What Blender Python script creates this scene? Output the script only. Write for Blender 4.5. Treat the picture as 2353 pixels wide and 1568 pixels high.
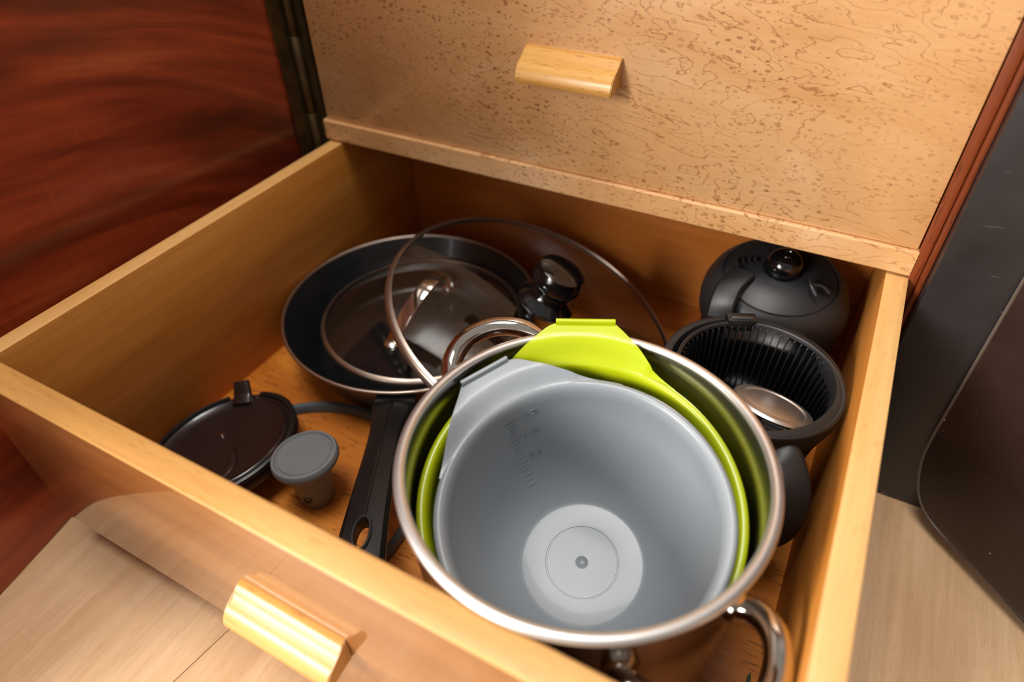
import bpy, bmesh, math, random
from mathutils import Vector, Matrix
random.seed(7)
for o in list(bpy.data.objects):
    bpy.data.objects.remove(o)
S = bpy.context.scene
COL = S.collection
ZO = 0.19                      # the room floor lies at z = 0; the drawer's top edge is 0.19 m above it
PI = math.pi

# ------------------------------------------------------------------ camera, world, lights, exposure
cam_d = bpy.data.cameras.new('camera')
cam = bpy.data.objects.new('camera', cam_d); COL.objects.link(cam)
yaw, pit, rol = -0.5128, 0.7194, -0.0294
cy, sy = math.cos(yaw), math.sin(yaw)
fw = Vector((sy*math.cos(pit), cy*math.cos(pit), -math.sin(pit)))
rt = Vector((cy, -sy, 0)); up = rt.cross(fw)
r2 = math.cos(rol)*rt + math.sin(rol)*up
u2 = -math.sin(rol)*rt + math.cos(rol)*up
Mc = Matrix((r2, u2, -fw)).transposed().to_4x4()
Mc.translation = Vector((0.4415, -0.4451, 0.2674+ZO))
cam.matrix_world = Mc
cam_d.sensor_width = 36.0
cam_d.lens = 1519.4*36/2353
cam_d.clip_start = 0.01
cam_d.dof.use_dof = True
cam_d.dof.focus_distance = 0.43
cam_d.dof.aperture_fstop = 3.5
S.camera = cam

W = bpy.data.worlds.new('world'); S.world = W; W.use_nodes = True
bgn = W.node_tree.nodes['Background']
bgn.inputs[0].default_value = (1.0, 0.93, 0.86, 1)
bgn.inputs[1].default_value = 0.32

def area(name, loc, target, size, sizey, power, color):
    d = bpy.data.lights.new(name, 'AREA'); d.shape = 'RECTANGLE'; d.size = size; d.size_y = sizey
    d.energy = power; d.color = color
    o = bpy.data.objects.new(name, d); COL.objects.link(o)
    loc = Vector(loc); o.location = loc
    o.rotation_euler = (Vector(target)-loc).to_track_quat('-Z', 'Y').to_euler()
    return o
area('hatch_daylight', (0.18, -0.40, 2.0), (0.18, -0.4, 0.0), 0.64, 0.64, 22, (1.0, 0.97, 0.93))
area('front_window', (-0.75, -1.9, 1.15), (0.25, -0.1, 0.25), 0.8, 0.7, 66, (1.0, 0.95, 0.88))
area('companionway', (-0.45, -2.5, 0.85), (0.15, 0.0, 0.35), 0.65, 1.5, 20, (0.97, 0.98, 1.0))

S.view_settings.view_transform = 'Standard'
S.view_settings.look = 'None'
S.view_settings.exposure = 0.05
S.view_settings.gamma = 1.0
S.view_settings.use_curve_mapping = False

# ------------------------------------------------------------------ material helpers
def lin(c):
    return tuple(((v/255)/12.92 if v/255 <= 0.04045 else ((v/255+0.055)/1.055)**2.4) for v in c) + (1,)

class NT:
    def __init__(s, name):
        s.m = bpy.data.materials.new(name); s.m.use_nodes = True
        s.t = s.m.node_tree; s.n = s.t.nodes; s.b = s.n['Principled BSDF']
        s.tc = s.n.new('ShaderNodeTexCoord')
    def new(s, ty, **kw):
        n = s.n.new(ty)
        for k, v in kw.items(): setattr(n, k, v)
        return n
    def link(s, a, b): s.t.links.new(a, b)
    def mapping(s, scale, rot=(0, 0, 0), src=None, loc=(0, 0, 0)):
        m = s.new('ShaderNodeMapping'); m.inputs['Scale'].default_value = scale
        m.inputs['Rotation'].default_value = rot; m.inputs['Location'].default_value = loc
        s.link(src or s.tc.outputs['Object'], m.inputs['Vector']); return m.outputs[0]
    def noise(s, vec, scale=1.0, detail=3.0, rough=0.5, dist=0.0):
        n = s.new('ShaderNodeTexNoise'); n.inputs['Scale'].default_value = scale
        n.inputs['Detail'].default_value = detail; n.inputs['Roughness'].default_value = rough
        n.inputs['Distortion'].default_value = dist
        s.link(vec, n.inputs['Vector']); return n
    def ramp(s, fac, stops):
        r = s.new('ShaderNodeValToRGB'); e = r.color_ramp.elements
        while len(e) < len(stops): e.new(0.5)
        for k, (p, c) in enumerate(stops):
            e[k].position = p; e[k].color = c if len(c) == 4 else (*c, 1)
        s.link(fac, r.inputs[0]); return r.outputs[0]
    def bw(s, fac, lo, hi):
        return s.ramp(fac, [(lo, (0, 0, 0, 1)), (hi, (1, 1, 1, 1))])
    def mix(s, fac, a, b, mode='MIX'):
        m = s.new('ShaderNodeMix', data_type='RGBA', blend_type=mode)
        for sock, v in ((m.inputs[0], fac), (m.inputs[6], a), (m.inputs[7], b)):
            if hasattr(v, 'is_linked') or hasattr(v, 'links'): s.link(v, sock)
            elif isinstance(v, (int, float)): sock.default_value = v
            else: sock.default_value = v
        return m.outputs[2]
    def math(s, op, a, b=None, c=None):
        m = s.new('ShaderNodeMath', operation=op)
        for k, v in enumerate((a, b, c)):
            if v is None: continue
            if isinstance(v, (int, float)): m.inputs[k].default_value = v
            else: s.link(v, m.inputs[k])
        return m.outputs[0]
    def bump(s, h, strength, dist=0.001):
        b = s.new('ShaderNodeBump'); b.inputs['Strength'].default_value = strength
        b.inputs['Distance'].default_value = dist
        s.link(h, b.inputs['Height']); s.link(b.outputs[0], s.b.inputs['Normal'])
    def base(s, c):
        if isinstance(c, tuple): s.b.inputs['Base Color'].default_value = c
        else: s.link(c, s.b.inputs['Base Color'])
    def set(s, **kw):
        for k, v in kw.items(): s.b.inputs[k.replace('_', ' ')].default_value = v
        return s.m

def plain(name, rgb, rough=0.4, metal=0.0, coat=0.0, spec=0.5, var=0.06, scale=40, bump=0.0):
    t = NT(name)
    n = t.noise(t.mapping((1, 1, 1)), scale, 4)
    c = lin(rgb); d = tuple(v*(1-var*2) for v in c[:3]) + (1,); l = tuple(min(1, v*(1+var)) for v in c[:3]) + (1,)
    t.base(t.ramp(n.outputs[0], [(0.3, d), (0.7, l)]))
    rr = t.new('ShaderNodeMapRange'); rr.inputs[3].default_value = max(0, rough-0.04); rr.inputs[4].default_value = rough+0.06
    t.link(n.outputs[0], rr.inputs[0]); t.link(rr.outputs[0], t.b.inputs['Roughness'])
    if bump: t.bump(t.noise(t.mapping((1, 1, 1)), 900, 2).outputs[0], bump, 0.0003)
    t.b.inputs['Metallic'].default_value = metal
    t.b.inputs['Specular IOR Level'].default_value = spec
    t.b.inputs['Coat Weight'].default_value = coat; t.b.inputs['Coat Roughness'].default_value = 0.06
    return t.m

def wood(name, dark, mid, light, grain='x', rough=0.45, coat=0.0, coat_rough=0.15, fleck=0.0, fleck_col=(110, 60, 20),
         broad=1.0, bump=0.08, spec=0.4, rotz=0.0):
    """varnished plain-sawn wood: broad streaks, fine fibres, short dark pore flecks along the grain"""
    t = NT(name)
    def st(a, c):
        return {'x': (a, c, c), 'y': (c, a, c), 'z': (c, c, a)}[grain]
    src = t.mapping((1, 1, 1), (0, 0, rotz))
    n1 = t.noise(t.mapping(st(2.2*broad, 16*broad), src=src), 1.0, 4, 0.55, 0.6)
    n2 = t.noise(t.mapping(st(9, 190), src=src), 1.0, 3, 0.6, 0.2)
    col = t.ramp(n1.outputs[0], [(0.28, lin(dark)), (0.5, lin(mid)), (0.72, lin(light))])
    f = t.ramp(n2.outputs[0], [(0.3, (0.86, 0.84, 0.80, 1)), (0.65, (1.05, 1.05, 1.05, 1))])
    col = t.mix(0.75, col, f, 'MULTIPLY')
    if fleck:
        n3 = t.noise(t.mapping(st(90, 700), src=src, loc=(3, 5, 1)), 1.0, 1, 0.5)
        k = t.bw(n3.outputs[0], 0.60, 0.72)
        col = t.mix(t.math('MULTIPLY', k, fleck), col, lin(fleck_col))
    t.base(col)
    t.bump(n2.outputs[0], bump, 0.0004)
    t.set(Roughness=rough, Coat_Weight=coat, Coat_Roughness=coat_rough, Specular_IOR_Level=spec)
    return t.m

def birdseye(name):
    t = NT(name)
    src = t.mapping((1, 1, 1), (0, -0.06, 0))
    # wandering fine growth lines
    warp = t.noise(t.mapping((9, 9, 24), src=src), 1.0, 3.0, 0.55, 0.5)
    small = t.noise(t.mapping((40, 40, 90), src=src, loc=(2, 1, 7)), 1.0, 3, 0.6, 0.8)
    h = t.math('ADD', t.math('MULTIPLY', warp.outputs[0], 15.0), t.math('MULTIPLY', small.outputs[0], 1.5))
    fr = t.math('FRACT', h)
    d = t.math('ABSOLUTE', t.math('SUBTRACT', fr, 0.5))
    line = t.ramp(d, [(0.0, (1, 1, 1, 1)), (0.06, (0, 0, 0, 1))])
    msk = t.bw(t.noise(t.mapping((7, 7, 11), src=src, loc=(5, 2, 3)), 1.0, 2).outputs[0], 0.34, 0.54)
    # eyes
    def eyes(sc, loc, r, keep):
        wv = t.noise(t.mapping((60, 60, 60), src=src), 1.0, 2)
        off = t.new('ShaderNodeVectorMath', operation='SCALE'); off.inputs['Scale'].default_value = 0.5
        t.link(wv.outputs['Color'], off.inputs[0])
        ad = t.new('ShaderNodeVectorMath', operation='ADD')
        t.link(t.mapping((sc, 0.001, sc*1.9), src=src, loc=loc), ad.inputs[0]); t.link(off.outputs[0], ad.inputs[1])
        v = t.new('ShaderNodeTexVoronoi', voronoi_dimensions='3D'); v.inputs['Scale'].default_value = 1.0
        v.inputs['Randomness'].default_value = 1.0
        t.link(ad.outputs[0], v.inputs['Vector'])
        sep = t.new('ShaderNodeSeparateColor'); t.link(v.outputs['Color'], sep.inputs[0])
        k = t.math('GREATER_THAN', sep.outputs[0], 1-keep)
        spot = t.ramp(v.outputs['Distance'], [(0.0, (1, 1, 1, 1)), (r*0.35, (0.55, 0.55, 0.55, 1)), (r*0.6, (1, 1, 1, 1)), (r, (0, 0, 0, 1))])
        return t.math('MULTIPLY', spot, k)
    cl = t.bw(t.noise(t.mapping((8, 8, 12), src=src, loc=(1, 9, 4)), 1.0, 2).outputs[0], 0.34, 0.60)
    e1 = t.math('MULTIPLY', eyes(140, (0, 0, 0), 0.31, 0.50), cl)
    e2 = t.math('MULTIPLY', eyes(230, (3, 7, 1), 0.31, 0.45), cl)
    e = t.math('MINIMUM', t.math('ADD', e1, e2), 1.0)
    n1 = t.noise(t.mapping((5, 5, 12), src=src), 1.0, 4, 0.6, 0.8)
    n2 = t.noise(t.mapping((60, 60, 420), src=src), 1.0, 2, 0.6)
    col = t.ramp(n1.outputs[0], [(0.28, lin((206, 148, 88))), (0.5, lin((220, 168, 112))), (0.74, lin((230, 186, 136)))])
    col = t.mix(0.5, col, t.ramp(n2.outputs[0], [(0.3, (0.90, 0.88, 0.85, 1)), (0.7, (1.04, 1.04, 1.04, 1))]), 'MULTIPLY')
    col = t.mix(t.math('MULTIPLY', t.math('MULTIPLY', line, msk), 0.80), col, lin((158, 96, 44)))
    col = t.mix(t.math('MULTIPLY', e, 0.85), col, lin((140, 80, 34)))
    t.base(col)
    t.bump(n2.outputs[0], 0.10, 0.0004)
    t.set(Roughness=0.42, Coat_Weight=1.0, Coat_Roughness=0.22, Specular_IOR_Level=0.5)
    return t.m

def mahogany(name):
    t = NT(name)
    sp = t.new('ShaderNodeSeparateXYZ'); t.link(t.tc.outputs['Object'], sp.inputs[0])
    # the grain sweeps down towards the hinge: shift height by a curve of the distance from it
    g = t.math('MULTIPLY', t.math('EXPONENT', t.math('MULTIPLY', sp.outputs[1], 6.0)), 0.085)
    v = t.math('ADD', sp.outputs[2], g)
    cb = t.new('ShaderNodeCombineXYZ'); t.link(sp.outputs[1], cb.inputs[0]); t.link(v, cb.inputs[1])
    a = t.noise(t.mapping((3.5, 20, 1), src=cb.outputs[0]), 1.0, 4, 0.55, 0.8)
    b = t.noise(t.mapping((14, 170, 1), src=cb.outputs[0]), 1.0, 3, 0.6, 0.3)
    c = t.noise(t.mapping((150, 16, 1), src=cb.outputs[0]), 1.0, 2, 0.6, 0.3)
    col = t.ramp(a.outputs[0], [(0.30, lin((88, 30, 16))), (0.48, lin((136, 52, 26))), (0.60, lin((166, 70, 36))), (0.72, lin((192, 98, 54)))])
    col = t.mix(0.8, col, t.ramp(b.outputs[0], [(0.3, (0.72, 0.66, 0.62, 1)), (0.7, (1.1, 1.1, 1.1, 1))]), 'MULTIPLY')
    k = t.math('MULTIPLY', t.bw(c.outputs[0], 0.55, 0.75), t.bw(a.outputs[0], 0.5, 0.66))
    col = t.mix(t.math('MULTIPLY', k, 0.35), col, lin((196, 96, 50)))
    t.base(col); t.bump(b.outputs[0], 0.06, 0.0004)
    t.set(Roughness=0.4, Coat_Weight=0.6, Coat_Roughness=0.16, Specular_IOR_Level=0.4)
    return t.m

def speckled(name, rgb, speck, rough, brown=0.0, metal=0.0):
    """dark painted or leathered board with scuffs, fine scratches and dust specks"""
    t = NT(name)
    n = t.noise(t.mapping((1, 1, 1)), 14, 5, 0.6)
    c = lin(rgb)
    col = t.ramp(n.outputs[0], [(0.3, tuple(v*0.7 for v in c[:3])+(1,)), (0.7, tuple(v*1.35 for v in c[:3])+(1,))])
    sc = t.noise(t.mapping((30, 400, 260), (0.5, 0.4, 0.7)), 1.0, 2, 0.6, 1.0)
    col = t.mix(t.math('MULTIPLY', t.bw(sc.outputs[0], 0.70, 0.78), 0.35), col, lin(speck))
    v = t.new('ShaderNodeTexVoronoi'); v.inputs['Scale'].default_value = 75
    t.link(t.tc.outputs['Object'], v.inputs['Vector'])
    sep = t.new('ShaderNodeSeparateColor'); t.link(v.outputs['Color'], sep.inputs[0])
    s = t.math('MULTIPLY', t.math('LESS_THAN', v.outputs['Distance'], 0.055), t.math('GREATER_THAN', sep.outputs[0], 0.72))
    col = t.mix(t.math('MULTIPLY', s, 0.8), col, lin((190, 175, 160)))
    t.base(col)
    rr = t.new('ShaderNodeMapRange'); rr.inputs[3].default_value = rough-0.1; rr.inputs[4].default_value = rough+0.15
    t.link(n.outputs[0], rr.inputs[0]); t.link(rr.outputs[0], t.b.inputs['Roughness'])
    t.bump(sc.outputs[0], 0.05, 0.0004)
    t.set(Specular_IOR_Level=0.5, Metallic=metal)
    return t.m

def steel(name, rgb, rough, aniso=0.0):
    t = NT(name)
    n = t.noise(t.mapping((20, 20, 500)), 1.0, 2)
    c = lin(rgb)
    t.base(t.ramp(n.outputs[0], [(0.3, tuple(v*0.94 for v in c[:3])+(1,)), (0.7, c)]))
    t.set(Metallic=1.0, Roughness=rough, Anisotropic=aniso)
    return t.m

def glass(name, tint, boost=1.0):
    """thin pane: clear transmission under a mirror reflection that follows Fresnel"""
    t = NT(name); t.n.remove(t.b)
    tr = t.new('ShaderNodeBsdfTransparent'); tr.inputs[0].default_value = (*tint, 1)
    gl = t.new('ShaderNodeBsdfGlossy'); gl.inputs['Roughness'].default_value = 0.03; gl.inputs[0].default_value = (1, 1, 1, 1)
    fr = t.new('ShaderNodeFresnel'); fr.inputs[0].default_value = 1.5
    n = t.noise(t.mapping((1, 1, 1)), 6, 3)
    k = t.math('MULTIPLY', t.math('MULTIPLY_ADD', n.outputs[0], 0.25, 0.9), boost)
    mx = t.new('ShaderNodeMixShader'); t.link(t.math('MULTIPLY', fr.outputs[0], k), mx.inputs[0])
    t.link(tr.outputs[0], mx.inputs[1]); t.link(gl.outputs[0], mx.inputs[2])
    t.link(mx.outputs[0], t.n['Material Output'].inputs[0])
    return t.m

M = {}
M['birdseye'] = birdseye('birdseye_maple')
M['edge_y'] = wood('beech_edge_y', (206, 150, 84), (222, 170, 104), (232, 186, 122), 'y', 0.5, 0.15, 0.3, 0.25, (170, 110, 50))
M['side'] = wood('drawer_side_ply', (184, 112, 38), (202, 130, 52), (216, 148, 70), 'y', 0.5, 0.15, 0.3, 0.2, (130, 78, 30), broad=1.4)
M['front'] = wood('drawer_front_beech', (132, 80, 32), (150, 95, 44), (168, 114, 60), 'x', 0.40, 1.0, 0.05, 0.5, (150, 92, 42), broad=1.6)
M['front'].node_tree.nodes['Principled BSDF'].inputs['Coat IOR'].default_value = 1.75
M['frontedge'] = wood('drawer_front_edge', (204, 144, 76), (216, 160, 90), (226, 174, 108), 'x', 0.5, 0.15, 0.3, 0.3, (160, 96, 40))
M['back'] = wood('drawer_back_ply', (178, 100, 36), (196, 116, 48), (210, 134, 64), 'x', 0.36, 0.4, 0.18, 0.2, (120, 70, 28), broad=1.2)
M['bottom'] = wood('drawer_bottom_ply', (182, 100, 28), (204, 120, 38), (220, 140, 54), 'x', 0.42, 0.3, 0.25, 0.75, (104, 54, 16), broad=1.6)
M['pull'] = wood('pull_pine', (196, 134, 58), (212, 154, 74), (224, 174, 98), 'x', 0.42, 0.35, 0.2, 0.5, (150, 92, 36), broad=1.5)
M['mahogany'] = mahogany('mahogany_veneer')
M['stile'] = wood('mahogany_stile', (104, 44, 18), (132, 60, 26), (152, 76, 36), 'z', 0.4, 0.4, 0.15, 0.4, (60, 22, 10))
M['carcass'] = wood('carcass_ply', (96, 58, 26), (112, 70, 34), (128, 84, 42), 'x', 0.6)
M['plank'] = wood('floor_beech', (204, 162, 120), (219, 179, 137), (230, 195, 156), 'y', 0.38, 0.35, 0.15, 0.25, (180, 130, 88), broad=1.3)
M['gap'] = plain('floor_joint', (70, 48, 32), 0.8)
M['black'] = speckled('black_paint', (38, 37, 40), (110, 108, 112), 0.34)
M['brown'] = speckled('dark_brown_hide', (44, 29, 23), (140, 100, 80), 0.42)
M['piping'] = plain('worn_edge', (96, 84, 74), 0.45)
M['brass'] = plain('aged_brass', (104, 86, 56), 0.42, 0.8, var=0.2, scale=60)
M['steel'] = steel('brushed_steel', (176, 170, 164), 0.22)
M['rim'] = steel('pot_rim_steel', (226, 222, 219), 0.42)
M['chrome'] = steel('polished_chrome', (214, 206, 196), 0.06)
M['green'] = plain('lime_plastic', (186, 200, 18), 0.28, coat=0.25, var=0.015)
M['grey'] = plain('grey_plastic', (146, 152, 158), 0.34, coat=0.1, var=0.015)
M['greydark'] = plain('slate_plastic', (116, 120, 122), 0.46, var=0.03, bump=0.05)
M['slate'] = plain('blue_grey_plastic', (84, 92, 96), 0.45, var=0.04)
M['nonstick'] = plain('nonstick_black', (24, 26, 29), 0.28, var=0.1, coat=0.15)
M['panout'] = plain('pan_brown_enamel', (44, 34, 30), 0.3, var=0.1, coat=0.4)
M['panrim'] = steel('pan_rim_alu', (190, 172, 158), 0.35)
M['blackplastic'] = plain('black_plastic', (22, 22, 23), 0.36, var=0.08, bump=0.08)
M['satinblack'] = plain('satin_black_plastic', (36, 36, 38), 0.42, var=0.06, bump=0.05)
M['glossblack'] = plain('gloss_black', (10, 10, 12), 0.12, var=0.05, coat=0.7)
M['darkbrown'] = plain('dark_brown_plastic', (38, 26, 25), 0.26, var=0.08, coat=0.3)
M['bracket'] = plain('bracket_grey', (88, 86, 84), 0.35, 0.6, var=0.08)
M['glass'] = glass('lid_glass', (0.86, 0.84, 0.82), 1.5)
M['jugglass'] = glass('carafe_glass', (0.62, 0.52, 0.44), 1.5)
M['leaf'] = plain('leaf_green', (38, 70, 30), 0.5)

# ------------------------------------------------------------------ geometry helpers
def smooth_mesh(me, ang=38):
    bm = bmesh.new(); bm.from_mesh(me)
    bmesh.ops.recalc_face_normals(bm, faces=bm.faces)
    for f in bm.faces: f.smooth = True
    a = math.radians(ang)
    for e in bm.edges:
        if len(e.link_faces) == 2: e.smooth = e.calc_face_angle(0) < a
        else: e.smooth = False
    bm.to_mesh(me); bm.free()

def empty(name, loc):
    o = bpy.data.objects.new(name, None); COL.objects.link(o)
    o.location = loc; o.empty_display_size = 0.02
    return o

def tag(o, label=None, cat=None, group=None, kind=None):
    for k, v in (('label', label), ('category', cat), ('group', group), ('kind', kind)):
        if v: o[k] = v
    return o

def origin(o):
    v = Vector((0, 0, 0))
    while o is not None:
        v += o.location; o = o.parent
    return v

def build(name, bm, mat, parent=None, X=None, loc=None, ang=38, label=None):
    """link a bmesh given in scene coordinates as one object; X is applied to its vertices first"""
    if X is not None: bmesh.ops.transform(bm, matrix=X, verts=bm.verts)
    me = bpy.data.meshes.new(name)
    base = origin(parent) if parent else Vector((0, 0, 0))
    l = Vector(loc) if loc is not None else Vector((0, 0, 0))
    bmesh.ops.translate(bm, vec=-(base+l), verts=bm.verts)
    bm.to_mesh(me); bm.free(); smooth_mesh(me, ang)
    mats = mat if isinstance(mat, (list, tuple)) else [mat]
    for m in mats: me.materials.append(m)
    o = bpy.data.objects.new(name, me); COL.objects.link(o)
    o.location = l
    if parent: o.parent = parent
    if label: o['label'] = label
    return o

def box(bm, x0, x1, y0, y1, z0, z1, bev=0.0, seg=2):
    r = bmesh.ops.create_cube(bm, size=1.0)
    bmesh.ops.scale(bm, vec=(x1-x0, y1-y0, z1-z0), verts=r['verts'])
    bmesh.ops.translate(bm, vec=((x0+x1)/2, (y0+y1)/2, (z0+z1)/2), verts=r['verts'])
    if bev:
        es = {e for v in r['verts'] for e in v.link_edges}
        bmesh.ops.bevel(bm, geom=list(es), offset=bev, segments=seg, profile=0.5, affect='EDGES')
    return bm

def bxm(*a, **k): return box(bmesh.new(), *a, **k)

def lathe(bm, prof, n=96, a0=0.0, a1=2*PI):
    """revolve (r, z) points about z; r = 0 ends close on the axis"""
    full = abs(a1-a0-2*PI) < 1e-6
    rings = []
    cnt = n if full else n+1
    for r, z in prof:
        if r < 1e-7: rings.append([bm.verts.new((0, 0, z))])
        else: rings.append([bm.verts.new((r*math.cos(a0+(a1-a0)*k/n), r*math.sin(a0+(a1-a0)*k/n), z)) for k in range(cnt)])
    for A, B in zip(rings[:-1], rings[1:]):
        for k in range(n):
            k2 = (k+1) % cnt
            if len(A) == 1 and len(B) == 1: continue
            if len(A) == 1: bm.faces.new((A[0], B[k], B[k2]))
            elif len(B) == 1: bm.faces.new((A[k], B[0], A[k2]))
            else: bm.faces.new((A[k], B[k], B[k2], A[k2]))
    if not full:
        for k in (0, n):
            f = [R[k] for R in rings if len(R) > 1]
            if len(f) > 2: bm.faces.new(f)
    return bm

def ringprof(bm, prof, n=96, a0=0.0, a1=2*PI):
    """revolve a closed profile"""
    return lathe(bm, list(prof)+[prof[0]], n, a0, a1)

def catmull(P, n=8, closed=False):
    P = [Vector(p) for p in P]; out = []
    N = len(P)
    rng = range(N if closed else N-1)
    for i in rng:
        if closed: a, b, c, d = P[i-1], P[i], P[(i+1) % N], P[(i+2) % N]
        else: a, b, c, d = P[max(i-1, 0)], P[i], P[i+1], P[min(i+2, N-1)]
        for k in range(n):
            t = k/n
            out.append(0.5*((2*b)+(-a+c)*t+(2*a-5*b+4*c-d)*t*t+(-a+3*b-3*c+d)*t**3))
    if not closed: out.append(P[-1])
    return out

def sweep(bm, path, sect, up=Vector((0, 0, 1)), closed=False, scale=None):
    """sweep a closed 2-D section (side, up) along a path"""
    path = [Vector(p) for p in path]; N = len(path); rings = []
    for i, p in enumerate(path):
        a = path[i-1] if (i > 0 or closed) else p
        b = path[(i+1) % N] if (i < N-1 or closed) else p
        t = (b-a).normalized()
        s = t.cross(up)
        if s.length < 1e-4: s = t.cross(Vector((1, 0, 0)))
        s.normalize(); w = s.cross(t).normalized()
        sc = scale(i/(N-1)) if scale else (1, 1)
        rings.append([bm.verts.new(p+s*(x*sc[0])+w*(y*sc[1])) for x, y in sect])
    K = len(sect)
    for i in range(N if closed else N-1):
        A, B = rings[i], rings[(i+1) % N]
        for k in range(K): bm.faces.new((A[k], A[(k+1) % K], B[(k+1) % K], B[k]))
    if not closed:
        bm.faces.new(rings[0][::-1]); bm.faces.new(rings[-1])
    return bm

def circ(r, n=14, ry=None): return [(r*math.cos(2*PI*k/n), (ry or r)*math.sin(2*PI*k/n)) for k in range(n)]
def sect_round(w, h, r, n=3):
    o = []
    for cx, cy_, a in ((w-r, h-r, 0), (-w+r, h-r, PI/2), (-w+r, -h+r, PI), (w-r, -h+r, 1.5*PI)):
        for k in range(n+1):
            q = a+PI/2*k/n; o.append((cx+r*math.cos(q), cy_+r*math.sin(q)))
    return o
def tube(bm, path, r, n=14, closed=False, scale=None, up=Vector((0, 0, 1))): return sweep(bm, path, circ(r, n), up, closed, scale)

def prism(bm, poly, fn0, fn1):
    """closed solid between two images of a 2-D outline"""
    A = [bm.verts.new(fn0(*q)) for q in poly]; B = [bm.verts.new(fn1(*q)) for q in poly]
    bm.faces.new(A[::-1]); bm.faces.new(B)
    K = len(poly)
    for k in range(K): bm.faces.new((A[k], A[(k+1) % K], B[(k+1) % K], B[k]))
    return bm

def tilt(c, a=0.0, b=0.0, rz=0.0):
    """frame whose z axis is (a, b, 1) and whose x axis stays nearest the world's x"""
    n = Vector((a, b, 1)).normalized(); e1 = (Vector((1, 0, 0))-n[0]*n).normalized(); e2 = n.cross(e1)
    m = Matrix((e1, e2, n)).transposed().to_4x4(); m.translation = Vector(c)
    return m @ Matrix.Rotation(rz, 4, 'Z')

# ------------------------------------------------------------------ structure: floor of planks, black wall board
FZ = -ZO
fl = build('floor', bxm(-0.5, 1.3, -2.6, 0.6, FZ-0.03, FZ-0.006), M['gap'], loc=(0, 0, FZ-0.006))
tag(fl, 'pale beech plank floor', kind='structure')
rotp = math.radians(-8.3)
pm = []
pw = 0.1236
for k in range(-5, 11):
    for j in range(3):
        y0 = -2.9+1.25*j+(0.31*k % 0.5)
        gap = 0.0006 if k == 0 else 0.0
        bm = bxm(k*pw+gap, (k+1)*pw, y0+0.0001, y0+1.25-0.0001, -0.0058, 0.0)
        # plank seam line passes (0.1467, -0.397)
        X = Matrix.Translation((0.1467, -0.397, FZ)) @ Matrix.Rotation(rotp, 4, 'Z') @ Matrix.Translation((0, 0.397, 0))
        bmesh.ops.transform(bm, matrix=X, verts=bm.verts)
        cx = sum(v.co.x for v in bm.verts)/len(bm.verts); cyy = sum(v.co.y for v in bm.verts)/len(bm.verts)
        if not (-0.62 < cx < 1.3 and -2.6 < cyy < 0.6): bm.free(); continue
        build('plank', bm, M['plank'], fl)

wl = build('wall_right', bxm(0.5090, 0.95, -0.0215, -0.004, FZ, 0.55, 0.001), M['black'])
tag(wl, kind='structure')

# ------------------------------------------------------------------ cabinet: carcass, stile, closed upper drawer, open lower drawer
T, L, TF, D, BY, WD = 0.0143, 0.3359, 0.017, 0.1511, 0.0987, 0.5
cab = empty('cabinet', (0.25, 0.25, FZ))
tag(cab, 'light birdseye maple cabinet with one closed drawer above an open one', 'cabinet')
bm = bmesh.new()
box(bm, -0.036, -0.006, 0.004, 0.55, FZ, 0.6); box(bm, 0.506, 0.53, 0.004, 0.55, FZ, 0.6)
box(bm, -0.006, 0.506, 0.53, 0.55, FZ, 0.6); box(bm, -0.006, 0.506, 0.004, 0.53, 0.58, 0.6)
box(bm, -0.006, 0.506, 0.02, 0.53, FZ, -0.166)
build('carcass', bm, M['carcass'], cab)
build('stile', bxm(0.4988, 0.5052, -0.002, 0.0035, FZ+0.02, 0.58, 0.0006), M['stile'], cab, label='mahogany stile right of the drawer fronts')
build('stile', bxm(0.5055, 0.5088, -0.008, 0.0035, FZ+0.02, 0.58, 0.0006), M['stile'], cab, label='narrow mahogany bead against the black board')
# closed upper drawer
dr = build('drawer', bxm(0.0, 0.4982, -0.0, 0.018, 0.0207, 0.40, 0.0012), M['birdseye'], cab, label='closed upper drawer with birdseye maple front')
build('bottom_panel', bxm(0.006, 0.492, 0.018, 0.5, 0.006, 0.012), M['carcass'], dr)
bm = bmesh.new()
pts = [(-0.0028, 0.0192), (-0.0018, 0.0205), (0.016, 0.0205), (0.016, 0.002), (-0.0022, 0.0018), (-0.0028, 0.0026)]
prism(bm, pts, lambda y, z: (-0.0025, y, z), lambda y, z: (0.4994, y, z))
build('edge_strip', bm, M['birdseye'], dr, ang=25)

def pull(parent, x0, x1, yf, ztop):
    """moulded pull: thin lip on top, hollow curve, full nose, flat underside (depth, drop)"""
    P = [(0, 0), (0.0022, -0.0002), (0.0042, -0.0012), (0.0068, -0.0040), (0.0095, -0.0062), (0.0130, -0.0076), (0.0162, -0.0094),
         (0.0185, -0.0125), (0.0198, -0.0162), (0.0200, -0.0192), (0.0192, -0.0212), (0.0172, -0.0216), (0.0130, -0.0206), (0.0075, -0.0196), (0, -0.0194)]
    bm = bmesh.new()
    prism(bm, P, lambda d, h: (x0, yf-d, ztop+h), lambda d, h: (x1, yf-d, ztop+h))
    es = [e for e in bm.edges if abs(e.verts[0].co.x-e.verts[1].co.x) < 1e-6]
    bmesh.ops.bevel(bm, geom=es, offset=0.0006, segments=2, affect='EDGES')
    return build('handle', bm, M['pull'], parent, ang=32)
pull(dr, 0.2105, 0.2845, 0.0, 0.1138)

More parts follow.
